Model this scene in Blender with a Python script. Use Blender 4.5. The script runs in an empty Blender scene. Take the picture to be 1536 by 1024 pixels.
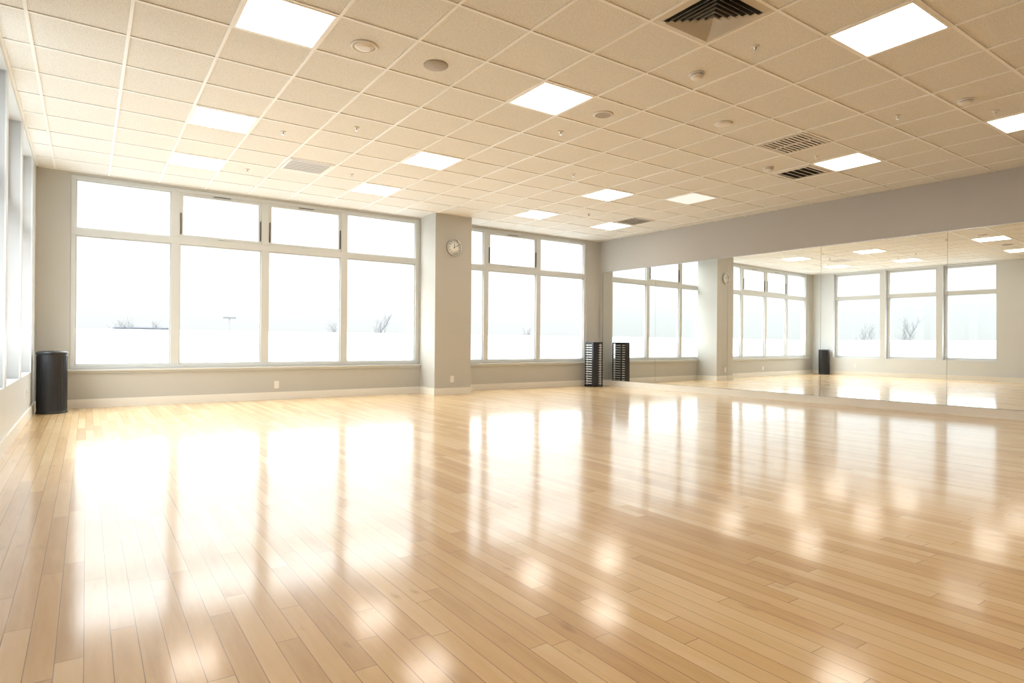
import bpy, bmesh, math, random
from mathutils import Matrix, Vector
random.seed(7)
scene = bpy.context.scene
COL = bpy.context.collection

# ------------------------------------------------------------------ dims
ZC = 3.206            # ceiling
YW = 10.204           # window wall inner face
XL = -0.556           # left wall inner face
XR = 9.455            # corner with mirror wall
YS = -3.0             # wall behind camera
ANG = math.atan(0.034)  # mirror wall is not quite square to the window wall
OX, OY, T = 0.841, 4.210, 0.6   # ceiling grid origin

# ------------------------------------------------------------------ nodes
def new_mat(name):
    m = bpy.data.materials.new(name); m.use_nodes = True
    nt = m.node_tree; nt.nodes.clear()
    out = nt.nodes.new('ShaderNodeOutputMaterial')
    return m, nt, out

def pbr(name, color, rough=0.5, metal=0.0, var=0.04, scale=8.0, bump=0.0, bscale=60.0, spec=0.5):
    m, nt, out = new_mat(name)
    b = nt.nodes.new('ShaderNodeBsdfPrincipled')
    b.inputs['Roughness'].default_value = rough
    b.inputs['Metallic'].default_value = metal
    b.inputs['Specular IOR Level'].default_value = spec
    tc = nt.nodes.new('ShaderNodeTexCoord')
    n = nt.nodes.new('ShaderNodeTexNoise'); n.inputs['Scale'].default_value = scale
    n.inputs['Detail'].default_value = 4
    nt.links.new(tc.outputs['Object'], n.inputs['Vector'])
    mx = nt.nodes.new('ShaderNodeMix'); mx.data_type = 'RGBA'
    mx.inputs[6].default_value = (*[c*(1-var) for c in color], 1)
    mx.inputs[7].default_value = (*[min(1, c*(1+var)) for c in color], 1)
    nt.links.new(n.outputs['Fac'], mx.inputs[0])
    nt.links.new(mx.outputs[2], b.inputs['Base Color'])
    if bump > 0:
        n2 = nt.nodes.new('ShaderNodeTexNoise'); n2.inputs['Scale'].default_value = bscale
        n2.inputs['Detail'].default_value = 3
        nt.links.new(tc.outputs['Object'], n2.inputs['Vector'])
        bp = nt.nodes.new('ShaderNodeBump'); bp.inputs['Strength'].default_value = bump
        bp.inputs['Distance'].default_value = 0.003
        nt.links.new(n2.outputs['Fac'], bp.inputs['Height'])
        nt.links.new(bp.outputs['Normal'], b.inputs['Normal'])
    nt.links.new(b.outputs[0], out.inputs[0])
    return m

def emis(name, color, strength):
    m, nt, out = new_mat(name)
    e = nt.nodes.new('ShaderNodeEmission')
    e.inputs[0].default_value = (*color, 1); e.inputs[1].default_value = strength
    nt.links.new(e.outputs[0], out.inputs[0])
    return m

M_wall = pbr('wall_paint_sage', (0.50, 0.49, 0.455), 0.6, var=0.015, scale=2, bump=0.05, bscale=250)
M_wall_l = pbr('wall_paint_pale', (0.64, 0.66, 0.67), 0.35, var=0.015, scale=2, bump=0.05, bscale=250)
M_jamb = pbr('window_reveal_grey', (0.48, 0.49, 0.50), 0.6, var=0.02, scale=2)
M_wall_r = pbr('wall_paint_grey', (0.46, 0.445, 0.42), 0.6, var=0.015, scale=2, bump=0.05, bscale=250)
M_base = pbr('baseboard_white', (0.80, 0.77, 0.70), 0.35, var=0.02)
M_frame = pbr('window_frame_white', (0.62, 0.64, 0.64), 0.35, var=0.02)
M_black = pbr('black_plastic', (0.012, 0.013, 0.016), 0.35, var=0.2)
M_dark = pbr('dark_void', (0.02, 0.018, 0.016), 0.8, var=0.1)
M_tbar = pbr('grid_white_steel', (0.90, 0.89, 0.86), 0.4, var=0.02)
M_vent = pbr('vent_enamel', (0.66, 0.62, 0.55), 0.45, var=0.03)
M_ventw = pbr('vent_white', (0.80, 0.78, 0.74), 0.45, var=0.03)
M_spk = pbr('speaker_grille', (0.42, 0.38, 0.33), 0.6, var=0.1, scale=300)
M_plastic = pbr('white_plastic', (0.78, 0.75, 0.70), 0.4, var=0.02)
M_chrome = pbr('brushed_steel', (0.55, 0.55, 0.56), 0.25, metal=1.0, var=0.05)
M_face = pbr('clock_face_paper', (0.85, 0.85, 0.82), 0.5, var=0.01)
M_rib = pbr('grey_rib_plastic', (0.60, 0.61, 0.62), 0.45, var=0.05)
M_light = emis('light_diffuser', (1.0, 0.91, 0.79), 7.0)
M_dim = emis('light_diffuser_dim', (1.0, 0.88, 0.75), 0.70)

def mat_mirror():
    m, nt, out = new_mat('mirror_silver')
    b = nt.nodes.new('ShaderNodeBsdfPrincipled')
    b.inputs['Base Color'].default_value = (0.93, 0.955, 0.945, 1)
    b.inputs['Metallic'].default_value = 1; b.inputs['Roughness'].default_value = 0.0
    nt.links.new(b.outputs[0], out.inputs[0]); return m
M_mirror = mat_mirror()

def mat_glass():
    m, nt, out = new_mat('window_glass')
    t = nt.nodes.new('ShaderNodeBsdfTransparent'); t.inputs[0].default_value = (0.96, 0.98, 0.97, 1)
    g = nt.nodes.new('ShaderNodeBsdfGlossy'); g.inputs['Roughness'].default_value = 0.0
    f = nt.nodes.new('ShaderNodeMixShader'); f.inputs[0].default_value = 0.04
    nt.links.new(t.outputs[0], f.inputs[1]); nt.links.new(g.outputs[0], f.inputs[2])
    nt.links.new(f.outputs[0], out.inputs[0]); return m
M_glass = mat_glass()

def mat_film():
    m, nt, out = new_mat('frosted_film')
    t = nt.nodes.new('ShaderNodeBsdfTranslucent'); t.inputs[0].default_value = (0.80, 0.82, 0.85, 1)
    d = nt.nodes.new('ShaderNodeBsdfDiffuse'); d.inputs[0].default_value = (0.9, 0.92, 0.95, 1)
    f = nt.nodes.new('ShaderNodeMixShader'); f.inputs[0].default_value = 0.2
    nt.links.new(t.outputs[0], f.inputs[1]); nt.links.new(d.outputs[0], f.inputs[2])
    nt.links.new(f.outputs[0], out.inputs[0]); return m
M_film = mat_film()

def mat_floor():
    m, nt, out = new_mat('maple_floor')
    N = nt.nodes; Lk = nt.links
    def mth(op, a, b=None, c=None):
        n = N.new('ShaderNodeMath'); n.operation = op
        for i, v in enumerate((a, b, c)):
            if v is None: continue
            if isinstance(v, (int, float)): n.inputs[i].default_value = v
            else: Lk.new(v, n.inputs[i])
        return n.outputs[0]
    tc = N.new('ShaderNodeTexCoord'); sp = N.new('ShaderNodeSeparateXYZ')
    Lk.new(tc.outputs['Object'], sp.inputs[0])
    x, y = sp.outputs[0], sp.outputs[1]
    W, LEN = 0.070, 0.95
    rx = mth('DIVIDE', x, W); row = mth('FLOOR', rx); fx = mth('FRACT', rx)
    wn = N.new('ShaderNodeTexWhiteNoise'); wn.noise_dimensions = '1D'; Lk.new(row, wn.inputs['W'])
    yo = mth('ADD', y, mth('MULTIPLY', wn.outputs['Value'], 9.7))
    ry = mth('DIVIDE', yo, LEN); idx = mth('FLOOR', ry); fy = mth('FRACT', ry)
    cb = N.new('ShaderNodeCombineXYZ'); Lk.new(row, cb.inputs[0]); Lk.new(idx, cb.inputs[1])
    w2 = N.new('ShaderNodeTexWhiteNoise'); w2.noise_dimensions = '2D'; Lk.new(cb.outputs[0], w2.inputs['Vector'])
    rnd = w2.outputs['Value']
    # grain
    gx = mth('ADD', mth('MULTIPLY', x, 26.0), mth('MULTIPLY', rnd, 61.0))
    gv = N.new('ShaderNodeCombineXYZ'); Lk.new(gx, gv.inputs[0]); Lk.new(mth('MULTIPLY', y, 2.2), gv.inputs[1]); Lk.new(mth('MULTIPLY', rnd, 13.0), gv.inputs[2])
    gn = N.new('ShaderNodeTexNoise'); gn.inputs['Scale'].default_value = 1.0; gn.inputs['Detail'].default_value = 6; gn.inputs['Roughness'].default_value = 0.62
    gn.inputs['Distortion'].default_value = 0.6
    Lk.new(gv.outputs[0], gn.inputs['Vector'])
    tone = mth('ADD', mth('MULTIPLY', rnd, 0.62), mth('MULTIPLY', mth('SUBTRACT', gn.outputs['Fac'], 0.12), 0.70))
    cr = N.new('ShaderNodeValToRGB'); Lk.new(tone, cr.inputs[0])
    e = cr.color_ramp.elements
    e[0].position = 0.10; e[0].color = (0.48, 0.280, 0.110, 1)
    e[1].position = 1.0; e[1].color = (0.77, 0.570, 0.320, 1)
    k = e.new(0.55); k.color = (0.67, 0.440, 0.205, 1)
    # rare dark mineral streaks
    kn = N.new('ShaderNodeTexNoise'); kn.inputs['Scale'].default_value = 0.8; kn.inputs['Detail'].default_value = 5
    kv = N.new('ShaderNodeCombineXYZ'); Lk.new(mth('MULTIPLY', gx, 0.6), kv.inputs[0]); Lk.new(mth('MULTIPLY', y, 5.0), kv.inputs[1])
    Lk.new(kv.outputs[0], kn.inputs['Vector'])
    ks = N.new('ShaderNodeMapRange'); ks.inputs['From Min'].default_value = 0.66; ks.inputs['From Max'].default_value = 0.78
    ks.inputs['To Min'].default_value = 0.0; ks.inputs['To Max'].default_value = 0.6
    Lk.new(kn.outputs['Fac'], ks.inputs['Value'])
    mk = N.new('ShaderNodeMix'); mk.data_type = 'RGBA'; Lk.new(ks.outputs[0], mk.inputs[0]); Lk.new(cr.outputs[0], mk.inputs[6]); mk.inputs[7].default_value = (0.22, 0.10, 0.035, 1)
    # gaps
    ex = mth('MULTIPLY', mth('MINIMUM', fx, mth('SUBTRACT', 1.0, fx)), W)
    ey = mth('MULTIPLY', mth('MINIMUM', fy, mth('SUBTRACT', 1.0, fy)), LEN)
    gap = mth('LESS_THAN', mth('MINIMUM', ex, ey), 0.0012)
    mg = N.new('ShaderNodeMix'); mg.data_type = 'RGBA'; Lk.new(mth('MULTIPLY', gap, 0.85), mg.inputs[0]); Lk.new(mk.outputs[2], mg.inputs[6]); mg.inputs[7].default_value = (0.17, 0.085, 0.035, 1)
    b = N.new('ShaderNodeBsdfPrincipled')
    Lk.new(mg.outputs[2], b.inputs['Base Color'])
    b.inputs['Roughness'].default_value = 0.42
    b.inputs['Specular IOR Level'].default_value = 0.25
    b.inputs['Coat Weight'].default_value = 0.95
    b.inputs['Coat Roughness'].default_value = 0.125
    b.inputs['Coat IOR'].default_value = 1.47
    bh = mth('SUBTRACT', mth('MULTIPLY', gn.outputs['Fac'], 0.10), gap)
    bp = N.new('ShaderNodeBump'); bp.inputs['Strength'].default_value = 0.12; bp.inputs['Distance'].default_value = 0.002
    Lk.new(bh, bp.inputs['Height'])
    Lk.new(bp.outputs[0], b.inputs['Normal'])
    vm = N.new('ShaderNodeVectorMath'); vm.operation = 'SUBTRACT'; Lk.new(w2.outputs['Color'], vm.inputs[0]); vm.inputs[1].default_value = (0.5, 0.5, 0.5)
    vs = N.new('ShaderNodeVectorMath'); vs.operation = 'MULTIPLY'; Lk.new(vm.outputs[0], vs.inputs[0]); vs.inputs[1].default_value = (0.010, 0.005, 0.0)
    va = N.new('ShaderNodeVectorMath'); va.operation = 'ADD'; Lk.new(bp.outputs[0], va.inputs[0]); Lk.new(vs.outputs[0], va.inputs[1])
    vn = N.new('ShaderNodeVectorMath'); vn.operation = 'NORMALIZE'; Lk.new(va.outputs[0], vn.inputs[0])
    Lk.new(vn.outputs[0], b.inputs['Coat Normal'])
    Lk.new(b.outputs[0], out.inputs[0])
    return m
M_floor = mat_floor()

def mat_tile():
    m, nt, out = new_mat('acoustic_tile')
    N = nt.nodes; Lk = nt.links
    tc = N.new('ShaderNodeTexCoord')
    n = N.new('ShaderNodeTexNoise'); n.inputs['Scale'].default_value = 130; n.inputs['Detail'].default_value = 3
    Lk.new(tc.outputs['Object'], n.inputs['Vector'])
    v = N.new('ShaderNodeTexVoronoi'); v.inputs['Scale'].default_value = 160
    Lk.new(tc.outputs['Object'], v.inputs['Vector'])
    cr = N.new('ShaderNodeValToRGB'); Lk.new(n.outputs['Fac'], cr.inputs[0])
    e = cr.color_ramp.elements
    e[0].position = 0.34; e[0].color = (0.67, 0.655, 0.61, 1)
    e[1].position = 0.56; e[1].color = (0.82, 0.815, 0.78, 1)
    b = N.new('ShaderNodeBsdfPrincipled'); b.inputs['Roughness'].default_value = 0.85
    b.inputs['Specular IOR Level'].default_value = 0.2
    Lk.new(cr.outputs[0], b.inputs['Base Color'])
    bp = N.new('ShaderNodeBump'); bp.inputs['Strength'].default_value = 0.12; bp.inputs['Distance'].default_value = 0.002
    Lk.new(v.outputs['Distance'], bp.inputs['Height']); Lk.new(bp.outputs[0], b.inputs['Normal'])
    Lk.new(b.outputs[0], out.inputs[0]); return m
M_tile = mat_tile()

# ------------------------------------------------------------------ mesh builder
class MB:
    def __init__(s): s.bm = bmesh.new(); s.mats = []
    def mi(s, mat):
        if mat not in s.mats: s.mats.append(mat)
        return s.mats.index(mat)
    def box(s, x0, x1, y0, y1, z0, z1, mat, M=None, bevel=0):
        vs = [s.bm.verts.new((x, y, z)) for x in (x0, x1) for y in (y0, y1) for z in (z0, z1)]
        idx = [(0,1,3,2),(4,6,7,5),(0,4,5,1),(2,3,7,6),(0,2,6,4),(1,5,7,3)]
        fs = [s.bm.faces.new([vs[i] for i in f]) for f in idx]
        m = s.mi(mat)
        for f in fs: f.material_index = m
        if bevel:
            es = list({e for f in fs for e in f.edges})
            r = bmesh.ops.bevel(s.bm, geom=es, offset=bevel, segments=2, affect='EDGES', material=m)
            vs = list({v for v in r['verts']} | {v for v in vs if v.is_valid})
        if M is not None: bmesh.ops.transform(s.bm, matrix=M, verts=[v for v in vs if v.is_valid])
        return vs
    def quad(s, pts, mat):
        f = s.bm.faces.new([s.bm.verts.new(p) for p in pts]); f.material_index = s.mi(mat); return f
    def lathe(s, prof, mat, M=None, seg=40, smooth=True, mats=None):
        rings = []
        allv = []
        for r, z in prof:
            ring = [s.bm.verts.new((r*math.cos(2*math.pi*i/seg), r*math.sin(2*math.pi*i/seg), z)) for i in range(seg)]
            rings.append(ring); allv += ring
        for a in range(len(rings)-1):
            mm = s.mi(mats[a] if mats else mat)
            for i in range(seg):
                f = s.bm.faces.new([rings[a][i], rings[a][(i+1) % seg], rings[a+1][(i+1) % seg], rings[a+1][i]])
                f.material_index = mm; f.smooth = smooth
        for ring, k in ((rings[0], 0), (rings[-1], -1)):
            f = s.bm.faces.new(ring); f.material_index = s.mi(mats[k] if mats else mat)
        if M is not None: bmesh.ops.transform(s.bm, matrix=M, verts=allv)
        return allv
    def done(s, name, loc=(0,0,0), rot=(0,0,0), parent=None, bevel=0):
        bmesh.ops.recalc_face_normals(s.bm, faces=s.bm.faces)
        me = bpy.data.meshes.new(name); s.bm.to_mesh(me); s.bm.free()
        for m in s.mats: me.materials.append(m)
        o = bpy.data.objects.new(name, me); COL.objects.link(o)
        o.location = loc; o.rotation_euler = rot
        if parent: o.parent = parent
        if bevel:
            md = o.modifiers.new('bevel', 'BEVEL'); md.width = bevel; md.segments = 2; md.limit_method = 'ANGLE'
        return o

def empty(name, loc=(0,0,0), rot=(0,0,0)):
    e = bpy.data.objects.new(name, None); COL.objects.link(e); e.location = loc; e.rotation_euler = rot
    e.empty_display_size = 0.1
    return e

# ------------------------------------------------------------------ room shell
b = MB(); b.box(XL-0.35, 10.15, YS-0.2, YW+0.25, -0.12, 0.0, M_floor); b.done('floor')
b = MB(); b.box(XL-0.35, 10.15, YS-0.2, YW+0.25, ZC, ZC+0.12, M_tile); b.done('ceiling')

ZS, ZT = 0.53, 3.165   # window opening bottom / top
TH = 0.22
A0, A1 = -0.185, 4.985
B0, B1 = 5.20, 9.05
b = MB()
b.box(XL-0.35, 10.15, YW, YW+TH, 0, ZS, M_wall)
b.box(XL-0.35, 10.15, YW, YW+TH, ZT, ZC, M_wall)
b.box(XL-0.35, A0, YW, YW+TH, ZS, ZT, M_wall)
b.box(A1, B0, YW, YW+TH, ZS, ZT, M_wall)
b.box(B1, 10.15, YW, YW+TH, ZS, ZT, M_wall)
b.done('wall_back')

# left wall: piers between deep window openings
THL = 0.34
b = MB()
b.box(XL-THL, XL, YS, YW, 0, ZS, M_wall_l)
b.box(XL-THL, XL, YS, YW, ZT, ZC, M_wall_l)
P = [(YS, 5.36), (6.60, 6.74), (8.06, 8.20), (9.56, YW)]
for a, c in P:
    b.box(XL-THL, XL-0.012, a, c, ZS, ZT, M_jamb)
    b.box(XL-0.012, XL, a, c, ZS, ZT, M_wall_l)
b.done('wall_left')
b = MB(); b.box(0, 0.2, -13.3, 0.0, 0, ZC, M_wall_r); b.done('wall_right', (XR, YW, 0), (0, 0, ANG))
b = MB(); b.box(XL-0.35, 10.15, YS-0.2, YS, 0, ZC, M_wall); b.done('wall_front')

# column between the window banks
CX0, CX1, CY0 = 5.02, 5.755, 9.63
b = MB(); b.box(CX0, CX1, CY0, YW, 0, ZC, M_wall); b.done('wall_column')

# ------------------------------------------------------------------ baseboards
BH = 0.12
b = MB()
for a, c in ((XL, CX0-0.012), (CX1+0.012, XR)):
    b.box(a, c, YW-0.016, YW, 0, BH-0.02, M_base); b.box(a, c, YW-0.010, YW, BH-0.02, BH, M_base)
b.done('baseboard_back')
b = MB()
b.box(CX0-0.014, CX1+0.014, CY0-0.014, CY0, 0, BH, M_base)
b.box(CX0-0.014, CX0, CY0, YW-0.017, 0, BH, M_base)
b.box(CX1, CX1+0.014, CY0, YW-0.017, 0, BH, M_base)
b.done('baseboard_column')
b = MB(); b.box(XL, XL+0.016, YS, YW-0.017, 0, BH, M_base); b.done('baseboard_left')
b = MB(); b.box(-0.022, 0, -13.1, -0.02, 0, BH, M_base); b.done('baseboard_right', (XR, YW, 0), (0, 0, ANG))

# ------------------------------------------------------------------ windows
def window_bank(name, loc, rot, length, mull, awn, z_tr=2.40, fd0=0.02, fd1=0.11, up0=None, sill=True, mw=0.055):
    """local x along the wall, local +y to the outside, inner wall face y=0."""
    root = empty(name, loc, rot)
    E = 0.055
    fr = MB()
    if up0 is None: up0 = fd0
    TR = 0.048
    def level(z0, z1, d0, d1):
        fr.box(0, E, d0, d1, z0, z1, M_frame)
        fr.box(length-E, length, d0, d1, z0, z1, M_frame)
        for m in mull: fr.box(m-mw, m+mw, d0, d1, z0, z1, M_frame)
    fr.box(0, length, fd0, fd1, ZS, ZS+E, M_frame)
    fr.box(0, length, up0, up0+(fd1-fd0), ZT-E, ZT, M_frame)
    fr.box(0, length, up0, fd1, z_tr-TR, z_tr+TR, M_frame)
    level(ZS+E, z_tr-TR, fd0, fd1); level(z_tr+TR, ZT-E, up0, up0+(fd1-fd0))
    edges = [E] + [v for m in mull for v in (m-mw, m+mw)] + [length-E]
    gl = MB(); fm = MB(); hd = MB()
    for i in range(0, len(edges), 2):
        x0, x1 = edges[i], edges[i+1]
        k = i//2
        for (z0, z1, up) in ((ZS+E, z_tr-TR, False), (z_tr+TR, ZT-E, True)):
            q0 = up0 if up else fd0; q1 = q0+(fd1-fd0)
            s = 0.045 if (up and k in awn) else 0.016
            d0 = q0+0.012 if (up and k in awn) else q0+0.03
            fr.box(x0, x1, d0, q1-0.01, z0, z0+s, M_frame); fr.box(x0, x1, d0, q1-0.01, z1-s, z1, M_frame)
            fr.box(x0, x0+s, d0, q1-0.01, z0+s, z1-s, M_frame); fr.box(x1-s, x1, d0, q1-0.01, z0+s, z1-s, M_frame)
            gl.box(x0+s*.5, x1-s*.5, q1-0.035, q1-0.031, z0+s*.5, z1-s*.5, M_glass)
            if not up:
                fm.quad([(x0, q1-0.029, z0), (x1, q1-0.029, z0), (x1, q1-0.029, 1.085), (x0, q1-0.029, 1.085)], M_film)
            if up and k in awn:
                for xx in (x0+0.010, x1-0.022):   # stay arms
                    hd.box(xx, xx+0.010, q0-0.008, q0+0.014, z0+0.05, z0+0.36, M_black)
                xm = (x0+x1)/2
                hd.box(xm-0.12, xm+0.12, q0-0.006, q0+0.012, z1-0.010, z1-0.004, M_black)
                hd.box(xm-0.05, xm+0.05, q0-0.010, q0+0.012, z0+0.012, z0+0.026, M_frame)
    fr.done('frame', parent=root, bevel=0.003)
    gl.done('glass', parent=root); fm.done('frosted_film', parent=root)
    if len(hd.bm.verts): hd.done('stay_arms', parent=root)
    else: hd.bm.free()
    if sill:
        sl = MB(); sl.box(-0.05, length+0.05, -0.045, fd0+0.005, ZS-0.03, ZS, M_frame); sl.box(-0.03, length+0.03, -0.014, 0, ZS-0.06, ZS-0.03, M_frame)
        sl.done('sill', parent=root, bevel=0.004)
    return root
window_bank('window_1', (A0, YW, 0), (0, 0, 0), A1-A0, [1.065-A0, 2.315-A0, 3.595-A0], {1, 2})
window_bank('window_2', (B0, YW, 0), (0, 0, 0), B1-B0, [6.45-B0, 7.74-B0], {1})
for n, (a, c) in enumerate(((5.36, 6.60), (6.74, 8.06), (8.20, 9.56))):
    window_bank('window_%d' % (3+n), (XL, a, 0), (0, 0, math.pi/2), c-a, [], {1}, fd0=0.16, fd1=0.25, up0=0.12, sill=False)

# ------------------------------------------------------------------ mirror
b = MB()
seams = [0.10, 1.59, 3.26, 4.95, 6.68, 8.40, 10.1, 11.8]
for a, c in zip(seams[:-1], seams[1:]):
    b.box(-0.008, -0.001, -c+0.002, -a-0.002, BH+0.005, 2.50, M_mirror)
b.done('wall_mirror', (XR, YW, 0), (0, 0, ANG))
b = MB(); b.box(-0.012, -0.001, -11.8, -0.10, 2.50, 2.508, M_chrome); b.box(-0.012, -0.001, -0.10, -0.09, BH+0.005, 2.508, M_chrome)
b.done('trim_mirror', (XR, YW, 0), (0, 0, ANG))

# ------------------------------------------------------------------ ceiling grid
b = MB()
hw = 0.0115
for i in range(-2, 16):
    xx = OX + T*i
    if XL < xx < 9.9: b.box(xx-hw, xx+hw, YS, YW, ZC-0.008, ZC-0.0005, M_tbar)
for j in range(-12, 10):
    yy = OY + T*j
    if YS < yy < YW: b.box(XL, 9.85, yy-hw, yy+hw, ZC-0.0075, ZC-0.0008, M_tbar)
b.box(XL, XL+0.022, YS, YW, ZC-0.009, ZC-0.0004, M_tbar)
b.box(XL, XR, YW-0.022, YW, ZC-0.009, ZC-0.0004, M_tbar)
b.done('trim_ceiling_grid')

def cell(i, j): return OX+T*(i+.5), OY+T*(j+.5)

def troffer(i, j, mat):
    cx, cy = cell(i, j)
    b = MB(); h = 0.288; f = 0.016
    b.box(-h, h, -h, -h+f, -0.010, -0.0005, M_tbar); b.box(-h, h, h-f, h, -0.010, -0.0005, M_tbar)
    b.box(-h, -h+f, -h+f, h-f, -0.010, -0.0005, M_tbar); b.box(h-f, h, -h+f, h-f, -0.010, -0.0005, M_tbar)
    b.box(-h+f, h-f, -h+f, h-f, -0.0085, -0.0005, mat)
    return b.done('ceiling_light_panel', (cx, cy, ZC))
for (i, j) in [(0,0),(0,4),(0,7),(4,0),(4,4),(4,7),(9,4),(9,7),(6,-4),(11,-1),(12,7),(11,-4),(0,-4),  # last cell is out of view, added as extra fill light
               (0,-8),(3,-8),(6,-8),(9,-8),(12,-8),(0,-11),(3,-11),(6,-11),(9,-11),(12,-11)]:  # unseen panels behind the camera, added to fill the near room with light
    troffer(i, j, M_light)
troffer(11, 3, M_dim)

# pyramidal four-way diffuser
def diffuser(i, j):
    cx, cy = cell(i, j); b = MB()
    h = 0.29
    def ring(ro, ri, zo, zi, mat):
        o = [(-ro,-ro,zo),(ro,-ro,zo),(ro,ro,zo),(-ro,ro,zo)]; n = [(-ri,-ri,zi),(ri,-ri,zi),(ri,ri,zi),(-ri,ri,zi)]
        for q in range(4):
            b.quad([o[q], o[(q+1)%4], n[(q+1)%4], n[q]], mat)
    ring(h, 0.235, -0.006, -0.012, M_vent); ring(h, h, 0, -0.006, M_vent)
    b.quad([(-.235,-.235,-0.002),(.235,-.235,-0.002),(.235,.235,-0.002),(-.235,.235,-0.002)], M_dark)
    r = 0.222
    for q in range(6):
        zo = -0.034-0.002*q
        ring(r, max(r-0.024, 0.004), zo, -0.010, M_vent)
        r -= 0.036
    return b.done('ceiling_air_diffuser', (cx, cy, ZC))
diffuser(4, -3)

def louvre(i, j, mat, back, half=0.27, n=9, along='x', name='ceiling_vent_grille', pair=False, ang=35):
    cx, cy = cell(i, j); b = MB(); f = 0.035; h = half
    b.box(-h, h, -h, -h+f, -0.012, -0.0005, mat); b.box(-h, h, h-f, h, -0.012, -0.0005, mat)
    b.box(-h, -h+f, -h+f, h-f, -0.012, -0.0005, mat); b.box(h-f, h, -h+f, h-f, -0.012, -0.0005, mat)
    b.quad([(-h+f,-h+f,-0.0015),(h-f,-h+f,-0.0015),(h-f,h-f,-0.0015),(-h+f,h-f,-0.0015)], back)
    st = (2*(h-f))/n
    for k in range(n):
        c = -h+f+st*(k+.5)
        if along == 'x': M = Matrix.Translation((0, c, -0.012)) @ Matrix.Rotation(math.radians(ang), 4, 'X'); b.box(-h+f, h-f, -st*.32, st*.32, -0.0012, 0.0012, mat, M=M)
        else: M = Matrix.Translation((c, 0, -0.012)) @ Matrix.Rotation(math.radians(ang), 4, 'Y'); b.box(-st*.32, st*.32, -h+f, h-f, -0.0012, 0.0012, mat, M=M)
    if pair:
        b.box(-0.015, 0.015, -h+f, h-f, -0.014, -0.002, mat)
    return b.done(name, (cx, cy, ZC))
louvre(2, 6, M_ventw, M_spk, 0.28, 7, 'x', ang=3)
louvre(9, -1, M_vent, M_spk, 0.28, 10, 'x', pair=True, ang=8)
louvre(11, 0, M_ventw, M_dark, 0.25, 5, 'x', ang=22)
louvre(12, 6, M_vent, M_dark, 0.27, 6, 'x', ang=8)

def ceil_round(name, ci, cj, prof, mats):
    b = MB(); b.lathe(prof, mats[0], mats=mats)
    return b.done(name, (OX+T*ci, OY+T*cj, ZC-0.0005))
ceil_round('ceiling_speaker', 1.5, 0.55, [(0.105,0),(0.105,-0.008),(0.09,-0.014),(0.082,-0.008),(0.075,-0.008),(0.06,-0.018),(0.03,-0.020)], [M_plastic,M_plastic,M_plastic,M_spk,M_plastic,M_plastic])
ceil_round('ceiling_speaker', 2.5, 0.5, [(0.10,0),(0.10,-0.006),(0.094,-0.010),(0.02,-0.012)], [M_spk,M_spk,M_spk])
ceil_round('ceiling_speaker', 5.6, 0.5, [(0.10,0),(0.10,-0.006),(0.09,-0.012),(0.08,-0.010),(0.02,-0.012)], [M_plastic,M_plastic,M_plastic,M_spk])
ceil_round('ceiling_speaker', 7.55, -0.4, [(0.09,0),(0.09,-0.006),(0.08,-0.016),(0.02,-0.018)], [M_plastic]*3)
for ci, cj in ((5.6,-1.4),(9.7,-3.2),(10.6,0.7)):
    ceil_round('smoke_detector', ci, cj, [(0.062,0),(0.062,-0.012),(0.052,-0.014),(0.052,-0.020),(0.056,-0.022),(0.050,-0.038),(0.030,-0.046),(0.01,-0.047)], [M_plastic,M_plastic,M_spk,M_plastic,M_plastic,M_plastic,M_plastic])
for ci, cj in ((5.55,-2.35),(2.5,3.5),(1.5,4.5),(5.55,1.55),(1.5,7.5),(7.55,3.55),(9.55,-2.3),(10.6,-3.3),(10.6,-0.35),(10.65,6.5),(3.5,6.5)):
    ceil_round('ceiling_sprinkler', ci, cj, [(0.032,0),(0.032,-0.003),(0.022,-0.007),(0.010,-0.009),(0.009,-0.022),(0.005,-0.025),(0.005,-0.032),(0.016,-0.034),(0.016,-0.036)], [M_plastic,M_plastic,M_plastic,M_chrome,M_chrome,M_chrome,M_chrome,M_chrome])

# ------------------------------------------------------------------ wall clock
def clock():
    root = empty('wall_clock', (5.385, CY0, 2.622))
    R = Matrix.Rotation(math.pi/2, 4, 'X')   # local +z -> -y (towards room)
    b = MB()
    b.lathe([(0.150,0.0),(0.150,0.030),(0.146,0.036),(0.138,0.036),(0.134,0.028),(0.134,0.018)], M_chrome, M=R, seg=64)
    b.done('rim', parent=root)
    b = MB(); b.lathe([(0.134,0.012),(0.134,0.019),(0.001,0.0192)], M_face, M=R, seg=64); b.done('face', parent=root)
    b = MB()
    for k in range(60):
        L = 0.014 if k % 5 == 0 else 0.006; w = 0.0028 if k % 5 == 0 else 0.0010
        M = Matrix.Rotation(math.radians(6*k), 4, 'Y')
        b.box(-w, w, -0.0205, -0.0195, 0.126-L, 0.126, M_black, M=M)
    def hand(ang, L, w):
        M = Matrix.Rotation(math.radians(ang), 4, 'Y')
        b.box(-w, w, -0.0235, -0.022, -0.02, L, M_black, M=M)
    hand(5, 0.068, 0.0045); hand(62, 0.098, 0.0032)
    b.lathe([(0.008,0.0195),(0.008,0.025),(0.001,0.026)], M_black, M=R, seg=16)
    b.done('ticks_and_hands', parent=root)
    for h in range(1, 13):
        cu = bpy.data.curves.new('numeral_%d' % h, 'FONT'); cu.body = str(h); cu.size = 0.034
        cu.align_x = 'CENTER'; cu.align_y = 'CENTER'; cu.extrude = 0.0004
        cu.materials.append(M_black)
        o = bpy.data.objects.new('numeral_%d' % h, cu); COL.objects.link(o); o.parent = root
        a = math.radians(30*h)
        o.location = (0.094*math.sin(a), -0.0205, 0.094*math.cos(a)); o.rotation_euler = (math.pi/2, 0, 0)
clock()

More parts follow.
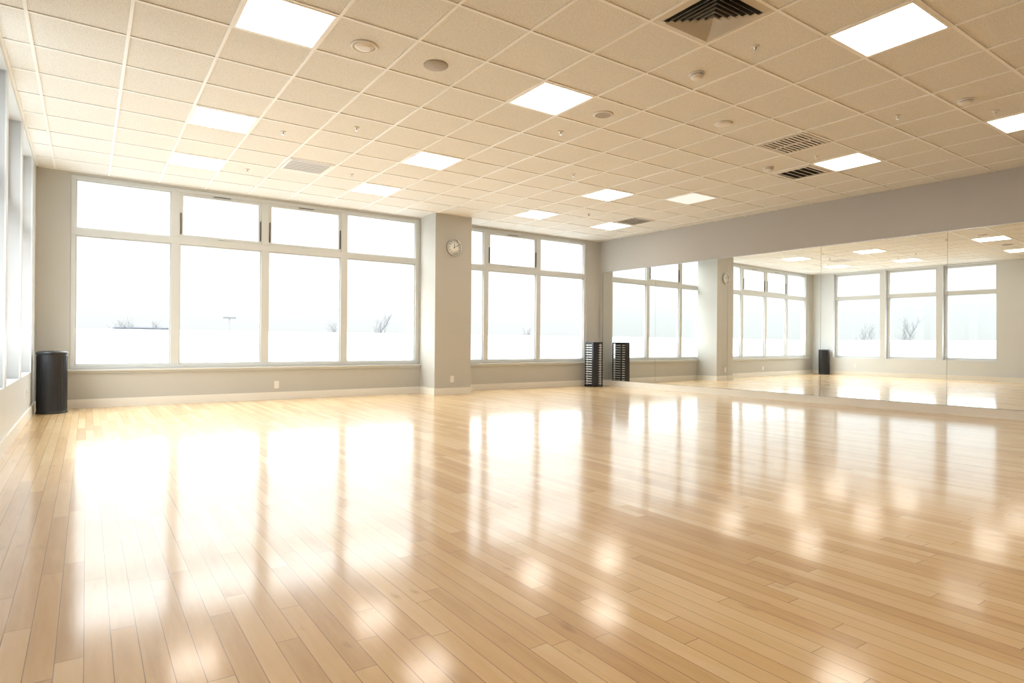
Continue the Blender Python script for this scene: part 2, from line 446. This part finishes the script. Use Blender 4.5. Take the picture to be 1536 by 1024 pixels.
# ------------------------------------------------------------------ outlets
def outlet(loc, rz, name='wall_outlet'):
    b = MB()
    b.box(-0.036, 0.036, -0.006, 0, -0.058, 0.058, M_plastic, bevel=0.002)
    for zz in (-0.022, 0.022):
        b.box(-0.017, 0.017, -0.0085, -0.006, zz-0.015, zz+0.015, M_face)
        b.box(-0.008, -0.005, -0.0092, -0.0084, zz-0.004, zz+0.007, M_dark); b.box(0.005, 0.008, -0.0092, -0.0084, zz-0.004, zz+0.007, M_dark)
    b.done(name, loc, (0, 0, rz))
outlet((2.50, YW, 0.235), 0)
outlet((5.37, CY0, 0.275), 0)
outlet((XL, 8.9, 0.30), math.pi/2)

# ------------------------------------------------------------------ black waste bin
def bin_():
    root = empty('waste_bin', (XL+0.20, 9.74, 0))
    b = MB()
    b.lathe([(0.150,0),(0.166,0.0),(0.168,0.012),(0.160,0.022),(0.158,0.030),(0.158,0.735),(0.160,0.742),(0.166,0.748),(0.168,0.760),(0.166,0.772),(0.150,0.782),(0.128,0.786),(0.122,0.780),(0.118,0.70),(0.02,0.69)], M_black, seg=56)
    b.done('body', parent=root)
    b = MB()
    for k in range(28):
        a = 2*math.pi*k/28
        M = Matrix.Rotation(a, 4, 'Z') @ Matrix.Translation((0.158, 0, 0))
        b.box(-0.001, 0.0025, -0.005, 0.005, 0.05, 0.72, M_black, M=M)
    b.done('ribs', parent=root)
bin_()

# ------------------------------------------------------------------ slatted tower
def tower():
    root = empty('slatted_storage_tower', (8.90, 9.80, 0))
    S = 0.27; H = 0.955
    b = MB()
    b.box(-0.01, S+0.01, -0.01, S+0.01, 0, 0.03, M_black, bevel=0.004)
    b.box(0, S, 0, S, H-0.03, H, M_black, bevel=0.004)
    for px in (0, S-0.022):
        for py in (0, S-0.022):
            b.box(px, px+0.022, py, py+0.022, 0.03, H-0.03, M_black)
    b.box(0.045, S-0.045, 0.045, S-0.045, 0.03, H-0.03, M_black)
    b.box(-0.002, 0.15, -0.002, 0.045, 0.03, H-0.03, M_black)
    b.done('frame', parent=root)
    b = MB()
    n = 17
    for k in range(n):
        z = 0.065 + k*(H-0.13)/(n-1)
        b.box(0.004, S-0.004, 0.004, S-0.004, z-0.008, z+0.010, M_rib, bevel=0.003)
    b.done('slats', parent=root)
tower()

# ------------------------------------------------------------------ outdoors
M_snow = pbr('snowy_ground', (0.20, 0.205, 0.21), 0.9, var=0.25, scale=0.2)
M_bark = pbr('bare_branches', (0.12, 0.12, 0.13), 0.9, var=0.1)
M_bld = pbr('far_building', (0.14, 0.15, 0.17), 0.8, var=0.1, scale=0.3)
b = MB(); b.box(-160, 160, YW+0.6, 200, -1.0, -0.6, M_snow); b.box(-160, XL-0.6, -60, YW+0.6, -1.0, -0.6, M_snow); b.done('outdoor_ground')

def tree(loc, H):
    cu = bpy.data.curves.new('bare_tree', 'CURVE'); cu.dimensions = '3D'; cu.bevel_depth = 1.0; cu.bevel_resolution = 1
    cu.use_fill_caps = True
    def br(p, d, L, r, lev):
        sp = cu.splines.new('POLY'); sp.points.add(4); q = p.copy(); dd = d.copy(); nodes = []
        for k in range(5):
            sp.points[k].co = (*q, 1); sp.points[k].radius = r*(1-0.17*k); nodes.append((q.copy(), dd.copy()))
            dd = (dd + Vector((random.uniform(-.15,.15), random.uniform(-.15,.15), random.uniform(-.02,.12)))).normalized(); q += dd*L/4
        if lev < 3:
            for k in range(1, 5):
                for _ in range(2 if lev else 3):
                    pp, d2 = nodes[k]
                    nd = (d2 + Vector((random.uniform(-1,1), random.uniform(-1,1), random.uniform(0,.5)))).normalized()
                    br(pp, nd, L*0.5, r*0.5, lev+1)
    br(Vector((0,0,0)), Vector((0,0,1)), H*0.62, 0.010*H, 0)
    cu.materials.append(M_bark)
    o = bpy.data.objects.new('bare_tree', cu); COL.objects.link(o); o.location = loc; return o
for loc, H in (((3.5, 62, -0.6), 3.3), ((5.0, 64, -0.6), 3.0), ((2.4, 66, -0.6), 3.0), ((25.3, 60, -0.6), 4.2), ((20.3, 60, -0.6), 3.3),
               ((45, 62, -0.6), 3.2), ((70, 72, -0.6), 3.0), ((79, 70, -0.6), 3.4),
               ((-38, 20, -0.6), 3.8), ((-40, 24, -0.6), 3.2), ((-36, 27, -0.6), 3.4), ((-45, 14, -0.6), 3.2)):
    tree(loc, H)
b = MB()
b.lathe([(0.10,0),(0.06,3.8)], M_bark, seg=10); b.box(-0.6, 0.6, -0.1, 0.1, 3.75, 3.92, M_bark)
b.done('street_lamp', (12.0, 68, -0.6))
b = MB()
b.box(0, 26, 0, 8, 0, 2.3, M_bld); b.box(4, 6, 1, 3, 2.3, 2.8, M_bld); b.box(-0.3, 26.3, -0.3, 8.3, 2.3, 2.45, M_bld)
b.done('distant_building', (-75, 8, -0.6))
b = MB(); b.box(0, 6, 0, 6, 0, 3.0, M_bld); b.box(-0.3, 6.3, -0.3, 6.3, 3.0, 3.15, M_bld)
b.done('distant_building', (3.0, 90, -0.6))

# ------------------------------------------------------------------ world: overcast sky, brighter towards the zenith
w = bpy.data.worlds.new('overcast_sky'); scene.world = w; w.use_nodes = True
nt = w.node_tree; bg = nt.nodes['Background']
tc = nt.nodes.new('ShaderNodeTexCoord'); sp = nt.nodes.new('ShaderNodeSeparateXYZ'); nt.links.new(tc.outputs['Generated'], sp.inputs[0])
mr = nt.nodes.new('ShaderNodeValToRGB'); nt.links.new(sp.outputs[2], mr.inputs[0])
e = mr.color_ramp.elements
e[0].position = 0.0; e[0].color = (0.061, 0.0615, 0.062, 1)
e[1].position = 1.0; e[1].color = (0.94, 0.97, 1.0, 1)
for p, v in ((0.04, 0.069), (0.10, 0.085), (0.18, 0.12), (0.26, 0.175), (0.40, 0.50), (0.6, 0.80)):
    k = e.new(p); k.color = (v*0.965, v*0.982, v, 1)
nt.links.new(mr.outputs[0], bg.inputs[0]); bg.inputs[1].default_value = 11.0

# ------------------------------------------------------------------ camera
cam = bpy.data.cameras.new('camera'); co = bpy.data.objects.new('camera', cam); COL.objects.link(co)
cam.sensor_width = 36; cam.lens = 36*922.3/1536; cam.clip_start = 0.02; cam.clip_end = 500
yaw, pit, rol = 0.6055, 0.0015, 0.0074
fh = Vector((math.sin(yaw), math.cos(yaw), 0)); R = Vector((math.cos(yaw), -math.sin(yaw), 0))
F = fh*math.cos(pit) + Vector((0,0,math.sin(pit))); U = -fh*math.sin(pit) + Vector((0,0,math.cos(pit)))
r2 = R*math.cos(rol) + U*math.sin(rol); u2 = -R*math.sin(rol) + U*math.cos(rol)
Mx = Matrix((r2, u2, -F)).transposed().to_4x4(); Mx.translation = (0, 0, 0.937)
co.matrix_world = Mx
scene.camera = co
scene.view_settings.view_transform = 'Standard'
scene.view_settings.look = 'None'
scene.view_settings.exposure = 0.65
